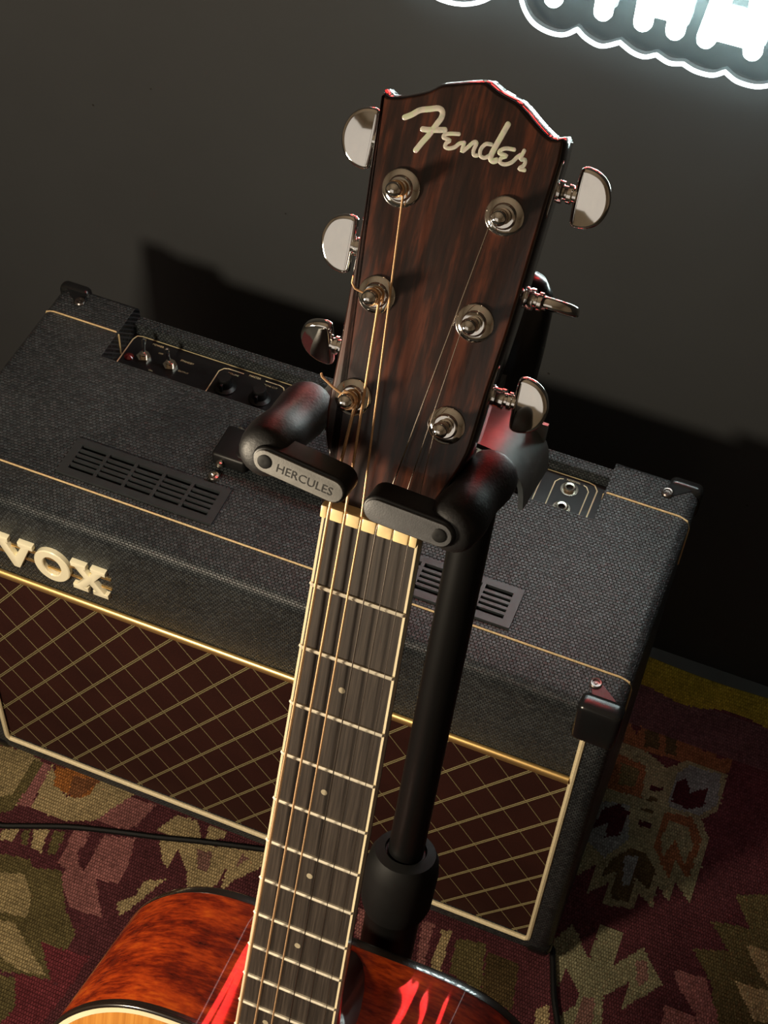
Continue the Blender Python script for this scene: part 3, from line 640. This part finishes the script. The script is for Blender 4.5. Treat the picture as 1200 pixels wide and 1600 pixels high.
# headstock
HL = [(-38.5, 166.3), (-36.7, 139), (-35.0, 118.6), (-34.0, 96.7), (-33.1, 80), (-32.3, 65), (-31.9, 50), (-31.4, 38), (-29.5, 27), (-25.5, 17), (-22.8, 8), (-21.8, 1), (-21.5, -3)]
HRt = [(21.5, -3), (21.8, 1), (22.8, 8), (25.5, 17), (29.5, 27), (32.4, 38), (33.2, 50), (33.8, 65), (34.9, 80), (35.9, 96.7), (36.6, 118.6), (37.3, 141), (37.8, 166.3)]
HT = [(31.8, 167.4), (27.0, 169.8), (22.6, 172.6), (19.3, 174.9), (15.6, 177), (11.8, 178), (7.5, 179.0), (3, 181.0), (.6, 181.4), (-4, 180.2), (-10, 178.2), (-15.6, 176.2), (-20, 172.8), (-24.8, 170.4), (-30, 168.2), (-35, 167.0)]
HO = [(x/1000, y/1000) for x, y in HL + HRt + HT]
def levels(P, ls):
    n = len(P); V = []
    for z, d in ls: V += [(q[0], q[1], z) for q in offset2(P, d)]
    F = [(a*n+i, a*n+(i+1) % n, (a+1)*n+(i+1) % n, (a+1)*n+i) for a in range(len(ls)-1) for i in range(n)]
    return (V, F + [tuple(range(n))[::-1], tuple((len(ls)-1)*n+i for i in range(n))])
HO = [(p.x, p.y) for p in catmull([(a, b, 0) for a, b in HO], 3, True)]
gp('headstock', hdt(levels(HO, [(-.0150, -.0006), (-.0144, 0), (-.0075, 0), (-.0050, -.0001), (-.0035, -.0003), (-.0022, -.0006), (-.0012, -.0010), (-.0005, -.0015)])), GLOSSBLK, ang=70)
gp('head_veneer', hdt(levels(HO, [(-.0006, -.0014), (-.0001, -.0018), (0, -.0022)])), HEADW, ang=50)
# inlaid lettering of mother of pearl
INK = {'F': [(-26.4, 160.3), (-23.9, 162.0), (-21.1, 164.4), (-17.4, 165.8), (-14.2, 166.9), (-12.3, 166.3), (-12.0, 163.9), (-13.3, 160.9), (-15.1, 156.7), (-17.1, 153.2), (-19.0, 149.4)],
 'F2': [(-18.2, 157.8), (-15.5, 158.2), (-9.5, 159.7)],
 'e': [(-3.7, 159.6), (-7.0, 158.9), (-9.1, 158.0), (-9.3, 156.8), (-6.6, 156.4), (-7.7, 155.1), (-7.9, 153.7), (-6.4, 153.3), (-4.1, 154.4), (-2.6, 156.2), (-0.8, 157.0)],
 'n': [(-0.8, 157.0), (-0.9, 153.6), (0.8, 155.4), (2.7, 158.0), (4.0, 158.1), (3.5, 155.0), (4.2, 153.4), (5.4, 153.6)],
 'd': [(9.8, 159.0), (7.6, 158.6), (6.2, 156.3), (6.6, 153.9), (8.5, 153.5), (10.4, 155.1)], 'd2': [(14.2, 167.9), (12.9, 163.3), (11.4, 158.1), (10.7, 154.4), (11.9, 153.1), (13.3, 153.8)],
 'e2': [(19.0, 159.4), (15.7, 159.0), (13.8, 157.7), (13.8, 156.6), (16.7, 156.4), (14.8, 155.0), (14.9, 153.4), (16.8, 153.1), (19.2, 154.5), (20.8, 156.9), (21.9, 158.1)],
 'r': [(22.9, 160.0), (22.3, 156.6), (24.1, 156.8), (24.2, 154.7), (22.7, 153.0), (24.9, 153.0)]}
gs = []
for j, (k, P) in enumerate(INK.items()):
    r = .00112 if k in ('F', 'F2', 'd2') else .00078
    g = capsule(catmull([(a/1000, b/1000, 0) for a, b in P], 4), r, 8)
    gs.append(tf(g, lambda v, j=j: Vector((v.x, v.y, .00004+max(v.z, -.0002)*.14+j*.00001))))
gp('inlay_lettering', hdt(join(*gs)), PEARL, label='mother-of-pearl script lettering')
# neck
def neck():
    secs = [(.008, .0215, .018), (0, .0215, .0165), (-.02, .0218, .0150), (-.1, .0233, .0160), (-.2, .0248, .0175), (-.28, .026, .020), (-.315, .027, .026), (-.335, .028, .05), (-.346, .029, .092), (-.350, .029, .1)]
    n = 16; V = []
    for y, hw, d in secs:
        hw = min(hw, fw(min(y, 0))/2 - .0002) if y > -.3 else hw
        for k in range(n+1):
            a = math.pi*k/n; V.append((-hw*math.copysign(abs(math.cos(a))**.8, math.cos(a)), y, -.0060-d*math.sin(a)**.9))
    m = n+1; F = [(i*m+k, i*m+k+1, (i+1)*m+k+1, (i+1)*m+k) for i in range(len(secs)-1) for k in range(n)]
    F += [(i*m, (i+1)*m, (i+1)*m+n, i*m+n) for i in range(len(secs)-1)] + [tuple(range(m)), tuple((len(secs)-1)*m+k for k in range(m))]
    return (V, F)
gp('neck', neck(), NECKW, ang=50)
# body
half = [(.03, -.3465), (.06, -.3465), (.085, -.3500), (.105, -.3590), (.122, -.3735), (.135, -.392), (.142, -.415), (.1435, -.44), (.138, -.475), (.127, -.51), (.121, -.54), (.126, -.575), (.145, -.62), (.168, -.665), (.185, -.71), (.19, -.75), (.184, -.79), (.165, -.825), (.13, -.848), (.08, -.860), (.04, -.8645)]
ol = [(0, -.347)] + half + [(0, -.865)] + [(-x, y) for x, y in half[::-1]]
OL = [(p.x, p.y) for p in catmull([(x, y, 0) for x, y in ol], 5, True)][::-1]
ZT, ZB = -.0066, -.110
def wall(P, zs, cap=True):
    n = len(P[0]); V = [(p[0], p[1], z) for Q, z in zip(P, zs) for p in Q]; F = []
    for i in range(len(zs)-1): F += [(i*n+k, i*n+(k+1) % n, (i+1)*n+(k+1) % n, (i+1)*n+k) for k in range(n)]
    if cap: F += [tuple(range(n)), tuple((len(zs)-1)*n+k for k in range(n))]
    return (V, F)
gp('body', wall([OL]*4, [ZB+.006, ZB+.03, ZT-.03, ZT-.0004]), BODYW, ang=60, label='red-brown gloss mahogany sides and back')
gp('soundboard', wall([offset2(OL, -.0042)]*2, [ZT-.001, ZT+.0002]), TOPW)
def ringband(o0, o1, z0, z1):
    A, B = offset2(OL, o0), offset2(OL, o1); n = len(OL)
    V = [(p[0], p[1], z0) for p in A] + [(p[0], p[1], z1) for p in A] + [(p[0], p[1], z1) for p in B] + [(p[0], p[1], z0) for p in B]
    return (V, [(j*n+k, j*n+(k+1) % n, ((j+1) % 4)*n+(k+1) % n, ((j+1) % 4)*n+k) for j in range(4) for k in range(n)])
gp('purfling', ringband(-.0012, -.0043, ZT-.001, ZT+.0003), CREAM, label='cream line round the soundboard')
def rim(z, r, zz):
    A = offset2(OL, -r*.35); return tube([(p[0], p[1], z) for p in A], r, 8, True)
gp('binding', join(rim(ZT-.0012, .0016, 0), ringband(.0003, -.002, ZT-.0052, ZT-.0010)), BLKBIND, ang=60)
gp('binding', wall([offset2(OL, d) for d in (.0002, .0002, -.0001, -.0004, -.0010, -.0022)], [ZB+.0072, ZB+.0058, ZB+.0040, ZB+.0022, ZB+.0004, ZB-.0006]), BLKBIND, ang=70)
gp('back_panel', wall([offset2(OL, -.003)]*2, [ZB-.0012, ZB-.0004]), BODYW)
gp('soundhole', tf(lathe([(.049, 0), (.049, .0004)], 40), lambda v: v+Vector((0, -.53, ZT+.0001))), RUBBER)
gp('rosette', tf(lathe([(.050, 0), (.050, .0006), (.060, .0006), (.060, 0)], 48, False), lambda v: v+Vector((0, -.53, ZT))), CREAM)
gp('bridge', bbox(-.075, .075, -.665, -.632, ZT, ZT+.009, .003, 2), FRETW)
gp('saddle', bbox(-.036, .036, -.6445, -.6415, ZT+.008, ZT+.0145, .001, 2), NUTM)
# tuning machines
POST = [(-20.6, 46.9), (-20.8, 90.4), (-21.2, 133.8), (21.8, 134.2), (21.0, 90.7), (20.2, 47.3)]      # E A D | G B E
BT = {0: (-47.0, 61.0, 38, 0), 1: (-47.6, 103.4, 8, 0), 2: (-48.6, 147.0, 4, 0), 3: (49.7, 146.8, 14, 0), 4: (49.3, 102.8, 78, 0), 5: (47.7, 60.0, 14, 0)}
def halfmoon():
    P = [(-.0068, -.0095), (-.0060, -.0118), (-.0035, -.0126), (.0010, -.0116), (.0048, -.0088), (.0070, -.0045), (.0077, 0), (.0070, .0045), (.0048, .0088), (.0010, .0116), (-.0035, .0126), (-.0060, .0118), (-.0068, .0095), (-.0071, 0)]
    P = [(p.x, p.y) for p in catmull([(a, b, 0) for a, b in P], 4, True)]
    lo = prism_b(P, 0, .0024, .0018, 4); up = tf(lo, lambda v: Vector((v.x, v.y, -v.z)))
    return join(lo, up)
for i, (px, py) in enumerate(POST):
    px, py = px/1000, py/1000; at_ = lambda v: v+Vector((px, py, 0))
    gp('bushing', hdt(tf(lathe([(.0077, -.0002), (.0078, .0007), (.0073, .0013), (.0053, .0018), (.0049, .0029), (.0045, .0033), (.0032, .0034)], 32, True), at_)), CHROME, ang=40)
    pst = gp('tuning_post', hdt(tf(lathe([(.0033, .002), (.0032, .0045), (.0025, .0060), (.0024, .0082), (.0030, .0094), (.0033, .0104), (.0030, .0114), (.0022, .0122), (.0012, .0127), (.0002, .0129)], 24), at_)), CHROME, ang=60)
    rw = SR[i]
    hel = [(px+(.0026+rw)*math.cos(a), py+(.0026+rw)*math.sin(a), .0062+.0022*a/(2*math.pi*3)) for a in [2*math.pi*3*k/54 for k in range(55)]]
    gp('string_winding', hdt(tube(hel, rw*.95, 6)), BRONZE if i < 3 else STRINGM, pst)
    bx, by, ang_, _ = BT[i]; bx, by = bx/1000, by/1000; s = -1 if px < 0 else 1; zc = -.0200; ya = by-.0002
    a = math.radians(ang_)
    def rot(v, a=a, s=s, bx=bx, ya=ya): # half-moon turned about the shaft axis
        x, y, z = v.x*s, v.y, v.z
        return Vector((bx+x, ya + y*math.cos(a) - z*math.sin(a), zc + y*math.sin(a) + z*math.cos(a)))
    x1 = bx - s*.0060
    sh0 = s*.024
    def lath_x(prof): return tf(lathe(prof, 18), lambda v: Vector((s*v.z, ya+v.x, zc+v.y)))
    shx0, shx1 = abs(sh0), abs(x1)
    L_ = shx1-shx0
    sf = gp('tuner_shaft', hdt(lath_x([(.0042, shx0), (.0042, shx0+L_*.62), (.0046, shx0+L_*.63), (.0046, shx0+L_*.72), (.0030, shx0+L_*.74), (.0030, shx0+L_*.80), (.0040, shx0+L_*.82), (.0040, shx0+L_*.90), (.0030, shx0+L_*.93), (.0030, shx1)])), CHROME, ang=30)
    gp('tuner_button', hdt(tf(halfmoon(), rot)), CHROME, sf, ang=50)
    gp('tuner_housing', hdt(bbox(min(s*.014, s*.030), max(s*.014, s*.030), py-.008, py+.018, -.0275, -.0148, .004, 3)), CHROME, sf, ang=50)
# strings
def zstr(y): return .0024 + .0085*(-y/SCL)
for i in range(6):
    xb = -.0275+.011*i; r = SR[i]; px, py = POST[i][0]/1000, POST[i][1]/1000; s = 1 if i < 3 else -1
    end = hd(px + s*(.0026+r), py - .0005, .0066)
    P = [(xb, -SCL, zstr(-SCL)), (NX[i], 0, .0028), (NX[i], .004, .0027)]
    P = [Vector(p) for p in P]
    pts = [P[0].lerp(P[1], k/6) for k in range(7)] + [P[2]] + [P[2].lerp(end, k/4) for k in range(1, 5)] + [hd(px+s*(.0020+r), py+.0022, .0067)]
    gp('string', tube(pts, r, 6), BRONZE if i < 3 else STRINGM)
# cut string ends poking out of two posts
gp('string_tail', tube([hd(*p) for p in [(-.0230, .0480, .006), (-.028, .0500, .0065), (-.0335, .0530, .007), (-.0340, .0545, .0075)]], .0005, 6), BRONZE)
gp('string_tail', tube([hd(*p) for p in [(-.0235, .0905, .006), (-.0285, .0915, .0065), (-.0300, .0935, .007), (-.0300, .0965, .0075)]], .0004, 6), BRONZE)

# ------------------------------------------------------------------ guitar stand
def gw(v): return G @ Vector(v)
P1 = Vector((.51522733,-.19242478,.83188178)); P2 = Vector((.5196888,-.25437647,.63509196)); AX = (P1-P2).normalized()
def onaxis(s): return P1 + AX*s
tz = -(P1.z-.17)/AX.z; FB = onaxis(tz); FB0 = Vector((FB.x, FB.y, 0))
std = thing('guitar_stand', Matrix.Translation(FB0), 'black hanging guitar stand with foam-covered yoke arms and grey locking bars', 'guitar stand')
Lw = lambda geo: tf(geo, lambda v: G @ v)
def sp(name, geo, m, parent=None, **k):
    if parent is None: return obj(name, geo, m, std, **k)
    o = obj(name, geo, m, None, **k); o.parent = parent; return o
dcol = (P2-P1).length
top_s = .155
sp('upper_pole', tube([onaxis(top_s), onaxis(-dcol-.05)], .0105, 28), BLACKM, ang=60)
def axl(prof, s0, n=32):
    u = AX.cross(Vector((1, 0, 0))).normalized(); v = AX.cross(u)
    return tf(lathe(prof, n), lambda q: onaxis(s0) + u*q.x + v*q.y + AX*q.z)
sp('height_collar', axl([(.0190, -.045), (.0212, -.038), (.0216, -.012), (.0205, -.004), (.0180, .001), (.0125, .003), (.0118, .001)], -dcol+.004), RUBBER, ang=40)
sp('lower_pole', tube([onaxis(-dcol-.035), FB], .0165, 28), BLACKM, ang=60)
sp('hub', axl([(.020, -.02), (.026, -.012), (.026, .03), (.018, .045)], tz), BLACKP)
for a in (90, 215, 325):
    d = Vector((math.cos(math.radians(a)), math.sin(math.radians(a)), 0)); L_ = .22 if a == 90 else .30
    f = Vector((FB.x, FB.y, 0))+d*L_; f.z = .016
    lg = sp('leg', tube([FB+d*.01, FB+d*.05+Vector((0, 0, -.02)), f], .0095, 12), BLACKM)
    sp('rubber_foot', tube([f-d*.01+Vector((0, 0, .002)), f+d*.025], .0098, 12), RUBBER, lg)
# pole head and yoke
sp('pole_head', axl([(.0125, -.05), (.0155, -.044), (.0165, -.02), (.0165, 0), (.0150, .009), (.0110, .015), (.004, .0175), (.0005, .018)], top_s), BLACKG, ang=60)
def strap(P, hw, th, n=4):
    """flat metal band following P in the X-Z plane, hw half width along Y"""
    P = catmull(P, n); V = []
    for i, p in enumerate(P):
        t = (P[min(i+1, len(P)-1)]-P[max(i-1, 0)]).normalized(); nn = Vector((-t.z, 0, t.x))
        for a, b in ((-1, -1), (1, -1), (1, 1), (-1, 1)): V.append(p + Vector((0, hw*a, 0)) + nn*th*b)
    F = [(i*4+k, i*4+(k+1) % 4, (i+1)*4+(k+1) % 4, (i+1)*4+k) for i in range(len(P)-1) for k in range(4)] + [(0, 1, 2, 3), tuple((len(P)-1)*4+k for k in range(4))]
    return (V, F)
pr = [(.0, .0335), (.030, .0325), (.040, .0300), (.0470, .0250), (.0520, .0180), (.0540, .0080)]
pr = [(p.x, p.y) for p in catmull([(-a, b, 0) for a, b in pr[:0:-1]] + [(a, b, 0) for a, b in pr], 3)]
inn = offset2(pr + pr[::-1], 0)
def hood():
    n = len(pr); V = []
    for k, (x, y) in enumerate(pr):
        a, b = Vector(pr[max(k-1, 0)]), Vector(pr[min(k+1, n-1)]); t = (b-a).normalized(); nx_, ny_ = -t.y*.0022, t.x*.0022
        for z in (-.0390, -.0800): V += [(x, y, z), (x-nx_, y-ny_, z)]
    F = []
    for k in range(n-1):
        a, b = k*4, k*4+4
        F += [(a, b, b+2, a+2), (a+1, a+3, b+3, b+1), (a, a+1, b+1, b), (a+2, b+2, b+3, a+3)]
    return (V, F + [(0, 2, 3, 1), (n*4-4, n*4-3, n*4-1, n*4-2)])
sp('yoke_bracket', Lw(join(hood(), strap([(.012, .020, -.079), (.016, .020, -.10), (.016, .020, -.118)], .0105, .004), box(-.050, .050, .006, .030, -.0795, -.0770))), STEEL, label='bare steel yoke bracket')
arms = [((-.0455, .0290, .013), (-.0475, .0255, -.036)), ((.0370, .0222, .013), (.0392, .0245, -.030))]
for a, b in arms:
    a, b = Vector(a), Vector(b); d = (b-a).normalized(); n = 14; Q, rs = [], []
    for k in range(5): t = math.pi/2*k/4; Q.append(a-d*.006*math.cos(t)); rs.append(max(.0112*math.sin(t)**.6, .001))
    for k in range(1, 8): Q.append(a.lerp(b, k/8)); rs.append(.0115+.0006*math.sin(k*1.1))
    for k in range(5): t = math.pi/2*k/4; Q.append(b+d*.007*math.sin(t)); rs.append(max(.0118*math.cos(t)**.6, .001))
    sp('foam_arm', Lw(tube(Q, rs, 20)), FOAM, ang=60)
def lockbar(xa, ya, xb, yb, z, r, front, pivot_left, text=None):
    L_ = math.hypot(xb-xa, yb-ya); an = math.atan2(yb-ya, xb-xa); ca, sa = math.cos(an), math.sin(an)
    def T(v): return G @ Vector((xa+v.x*ca-v.y*sa, ya+v.x*sa+v.y*ca, z+v.z))
    back = sp('locking_bar', tf(prism_b(stadium(0, L_, 0, r+.0012), -.0130, -.0004, .0012, 3), T), BLACKP, ang=40)
    sp('bar_face', tf(prism_b(stadium(0, L_, 0, r), -.001, .0006, .0005, 2), T), front, back, label='grey rubber front of the locking bar')
    hx_ = 0 if pivot_left else L_
    sp('pivot_pin', tf(lathe([(.0029, 0), (.0031, .0009), (.0025, .0012), (.0006, .0011)], 22), lambda v: T(v+Vector((hx_, 0, 0)))), RUBBER, back, ang=30)
    if text:
        sp('lettering', tf(text_geo(text, .0054, .0001), lambda v: T(Vector((L_*.60+v.x*1.0, v.y-.0004, .00072)))), PRESSED, back, label='dark pressed lettering')
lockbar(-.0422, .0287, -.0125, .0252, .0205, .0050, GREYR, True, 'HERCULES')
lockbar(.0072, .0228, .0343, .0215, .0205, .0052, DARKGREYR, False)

# ------------------------------------------------------------------ neon signs on the wall
def edge_scallops(pts, n=5, sag=.0035):
    out = []
    for i in range(len(pts)-1):
        a, b = Vector(pts[i]), Vector(pts[i+1]); m = (a+b)/2; d = (b-a); nn = Vector((d.y, -d.x)).normalized(); L_ = d.length
        for k in range(n*2):
            t = k/(n*2); out.append(tuple(a + d*t + nn*sag*(L_/.035)*4*t*(1-t)))
    return out
def sign(name, cx, cz, outline, strokes, r, tubem, label, cat, backm=ACR, edge=True, bars=True):
    MW = Matrix.Translation((cx, .41, cz)); t = thing(name, MW, label, cat)
    bp = obj('backing_panel', tf(prism(outline, .392, .3965), lambda v: Vector((v.x, v.z, v.y))), backm, t)
    if edge:
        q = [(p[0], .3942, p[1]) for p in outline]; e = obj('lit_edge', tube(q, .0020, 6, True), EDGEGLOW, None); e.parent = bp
    for P in strokes:
        obj('neon_tube', capsule([(p[0], .3842, p[1]) for p in P], r, 10), tubem, t, ang=80)
    xs = [p[0] for p in outline]; zs = [p[1] for p in outline]; x0, x1, z0, z1 = min(xs), max(xs), min(zs), max(zs)
    for fx in (.12, .88):
        for fz in (.35, .65): obj('wall_spacer', tf(lathe([(.006, .396), (.006, .41)], 12), lambda v: Vector((x0+(x1-x0)*fx+v.x, v.z, z0+(z1-z0)*fz+v.y))), CHROME, t)
def arcs(P):
    # smooth every scallop between its cusps (every local high point is a cusp)
    P = [Vector((a, b, 0)) for a, b in P]; cu = [0] + [i for i in range(2, len(P)-1) if P[i].y > P[i-1].y and P[i].y > P[i+1].y] + [len(P)-1]; out = []
    for a, b in zip(cu, cu[1:]):
        q = catmull(P[a:b+1], 5) if b-a > 1 else [P[a], P[b]]; out += q[:-1]
    return out + [P[-1]]
low = [(.3556, .7880), (.3556, .7772), (.3602, .7648), (.3690, .7548), (.3823, .7504), (.3948, .7519), (.4043, .7598), (.4123, .7538), (.4253, .7507), (.4391, .7583), (.4500, .7526), (.4601, .7515), (.4687, .7561), (.4799, .7520), (.4905, .7545), (.5010, .7510), (.5143, .7514), (.5231, .7584 - .001), (.5337, .7519), (.5483, .7517), (.5592, .7563)]
cus = [(.5592, .7563), (.5980, .757), (.6370, .757), (.676, .757), (.715, .757), (.752, .775), (.756, .815), (.756, .86), (.75, .90), (.715, .918), (.676, .920), (.637, .920), (.598, .920), (.559, .920), (.52, .920), (.48, .920), (.44, .920), (.40, .918), (.362, .90), (.3545, .86), (.3545, .825), (.3556, .788)]
low = [(p.x, p.y) for p in arcs(low)]
ol1 = low[:-1] + edge_scallops(cus)
H0, H1 = .7880, .880
st = [[(.3846, H0), (.3846, .84), (.378, .862), (.372, .875)], [(.4241, H0), (.4241, H1)], [(.404, H1), (.444, H1)], [(.4555, H0), (.4555, H1)], [(.4806, H0), (.4806, H1)], [(.4555, .803), (.4806, .803)],
      [(.5047, H0), (.512, .85), (.524, H1), (.534, .85), (.5402, H0)], [(.507, .797), (.537, .797)], [(.562, H0), (.562, H1)], [(.562, H1), (.59, .80), (.59, H1)], [(.614, H0), (.614, H1)], [(.614, H0), (.64, H0)], [(.614, H1), (.64, H1)], [(.66, H0), (.66, H1), (.69, H1), (.69, H0)], [(.715, H0), (.715, H1)]]
sign('neon_sign', .555, .84, ol1, st, .0075, WHITETUBE, 'white neon lettering on a large scalloped clear acrylic panel at the top right corner', 'sign')
ol2 = [(.298+.047*math.cos(a), .8+.047*math.sin(a)) for a in [2*math.pi*k/48 for k in range(48)]]
st2 = [[(.298+.024*math.cos(a), .806+.022*math.sin(a), 0) for a in [math.pi*(-.3+1.9*k/20) for k in range(20)]]]
sign('neon_sign', .298, .8, ol2, [[(p[0], p[1]) for p in q] for q in st2], .0045, WHITETUBE, 'small round clear acrylic neon sign at the top edge, left of the lettered one', 'sign')
ol3 = [(.24, .955), (.65, .955), (.67, .975), (.67, 1.27), (.65, 1.29), (.24, 1.29), (.22, 1.27), (.22, .975)]
def wig(pts): return [(p.x, p.y) for p in catmull([(a, b, 0) for a, b in pts], 6)]
st3 = [wig([(.245, 1.16), (.262, 1.08), (.270, 1.01), (.285, 1.06), (.280, 1.15), (.300, 1.22)]), wig([(.385, .995), (.392, 1.03), (.384, 1.07), (.40, 1.12)]), wig([(.432, .985), (.446, 1.01), (.436, 1.05), (.425, 1.10)]), wig([(.452, .99), (.447, 1.02)]),
       wig([(.50, 1.00), (.53, 1.03), (.51, 1.10), (.56, 1.14)]), wig([(.60, 1.0), (.615, 1.06), (.60, 1.12)])]
sign('neon_sign', .445, 1.12, ol3, st3, .009, REDTUBE, 'red neon sign of looping strokes, high on the wall above the white signs', 'sign')
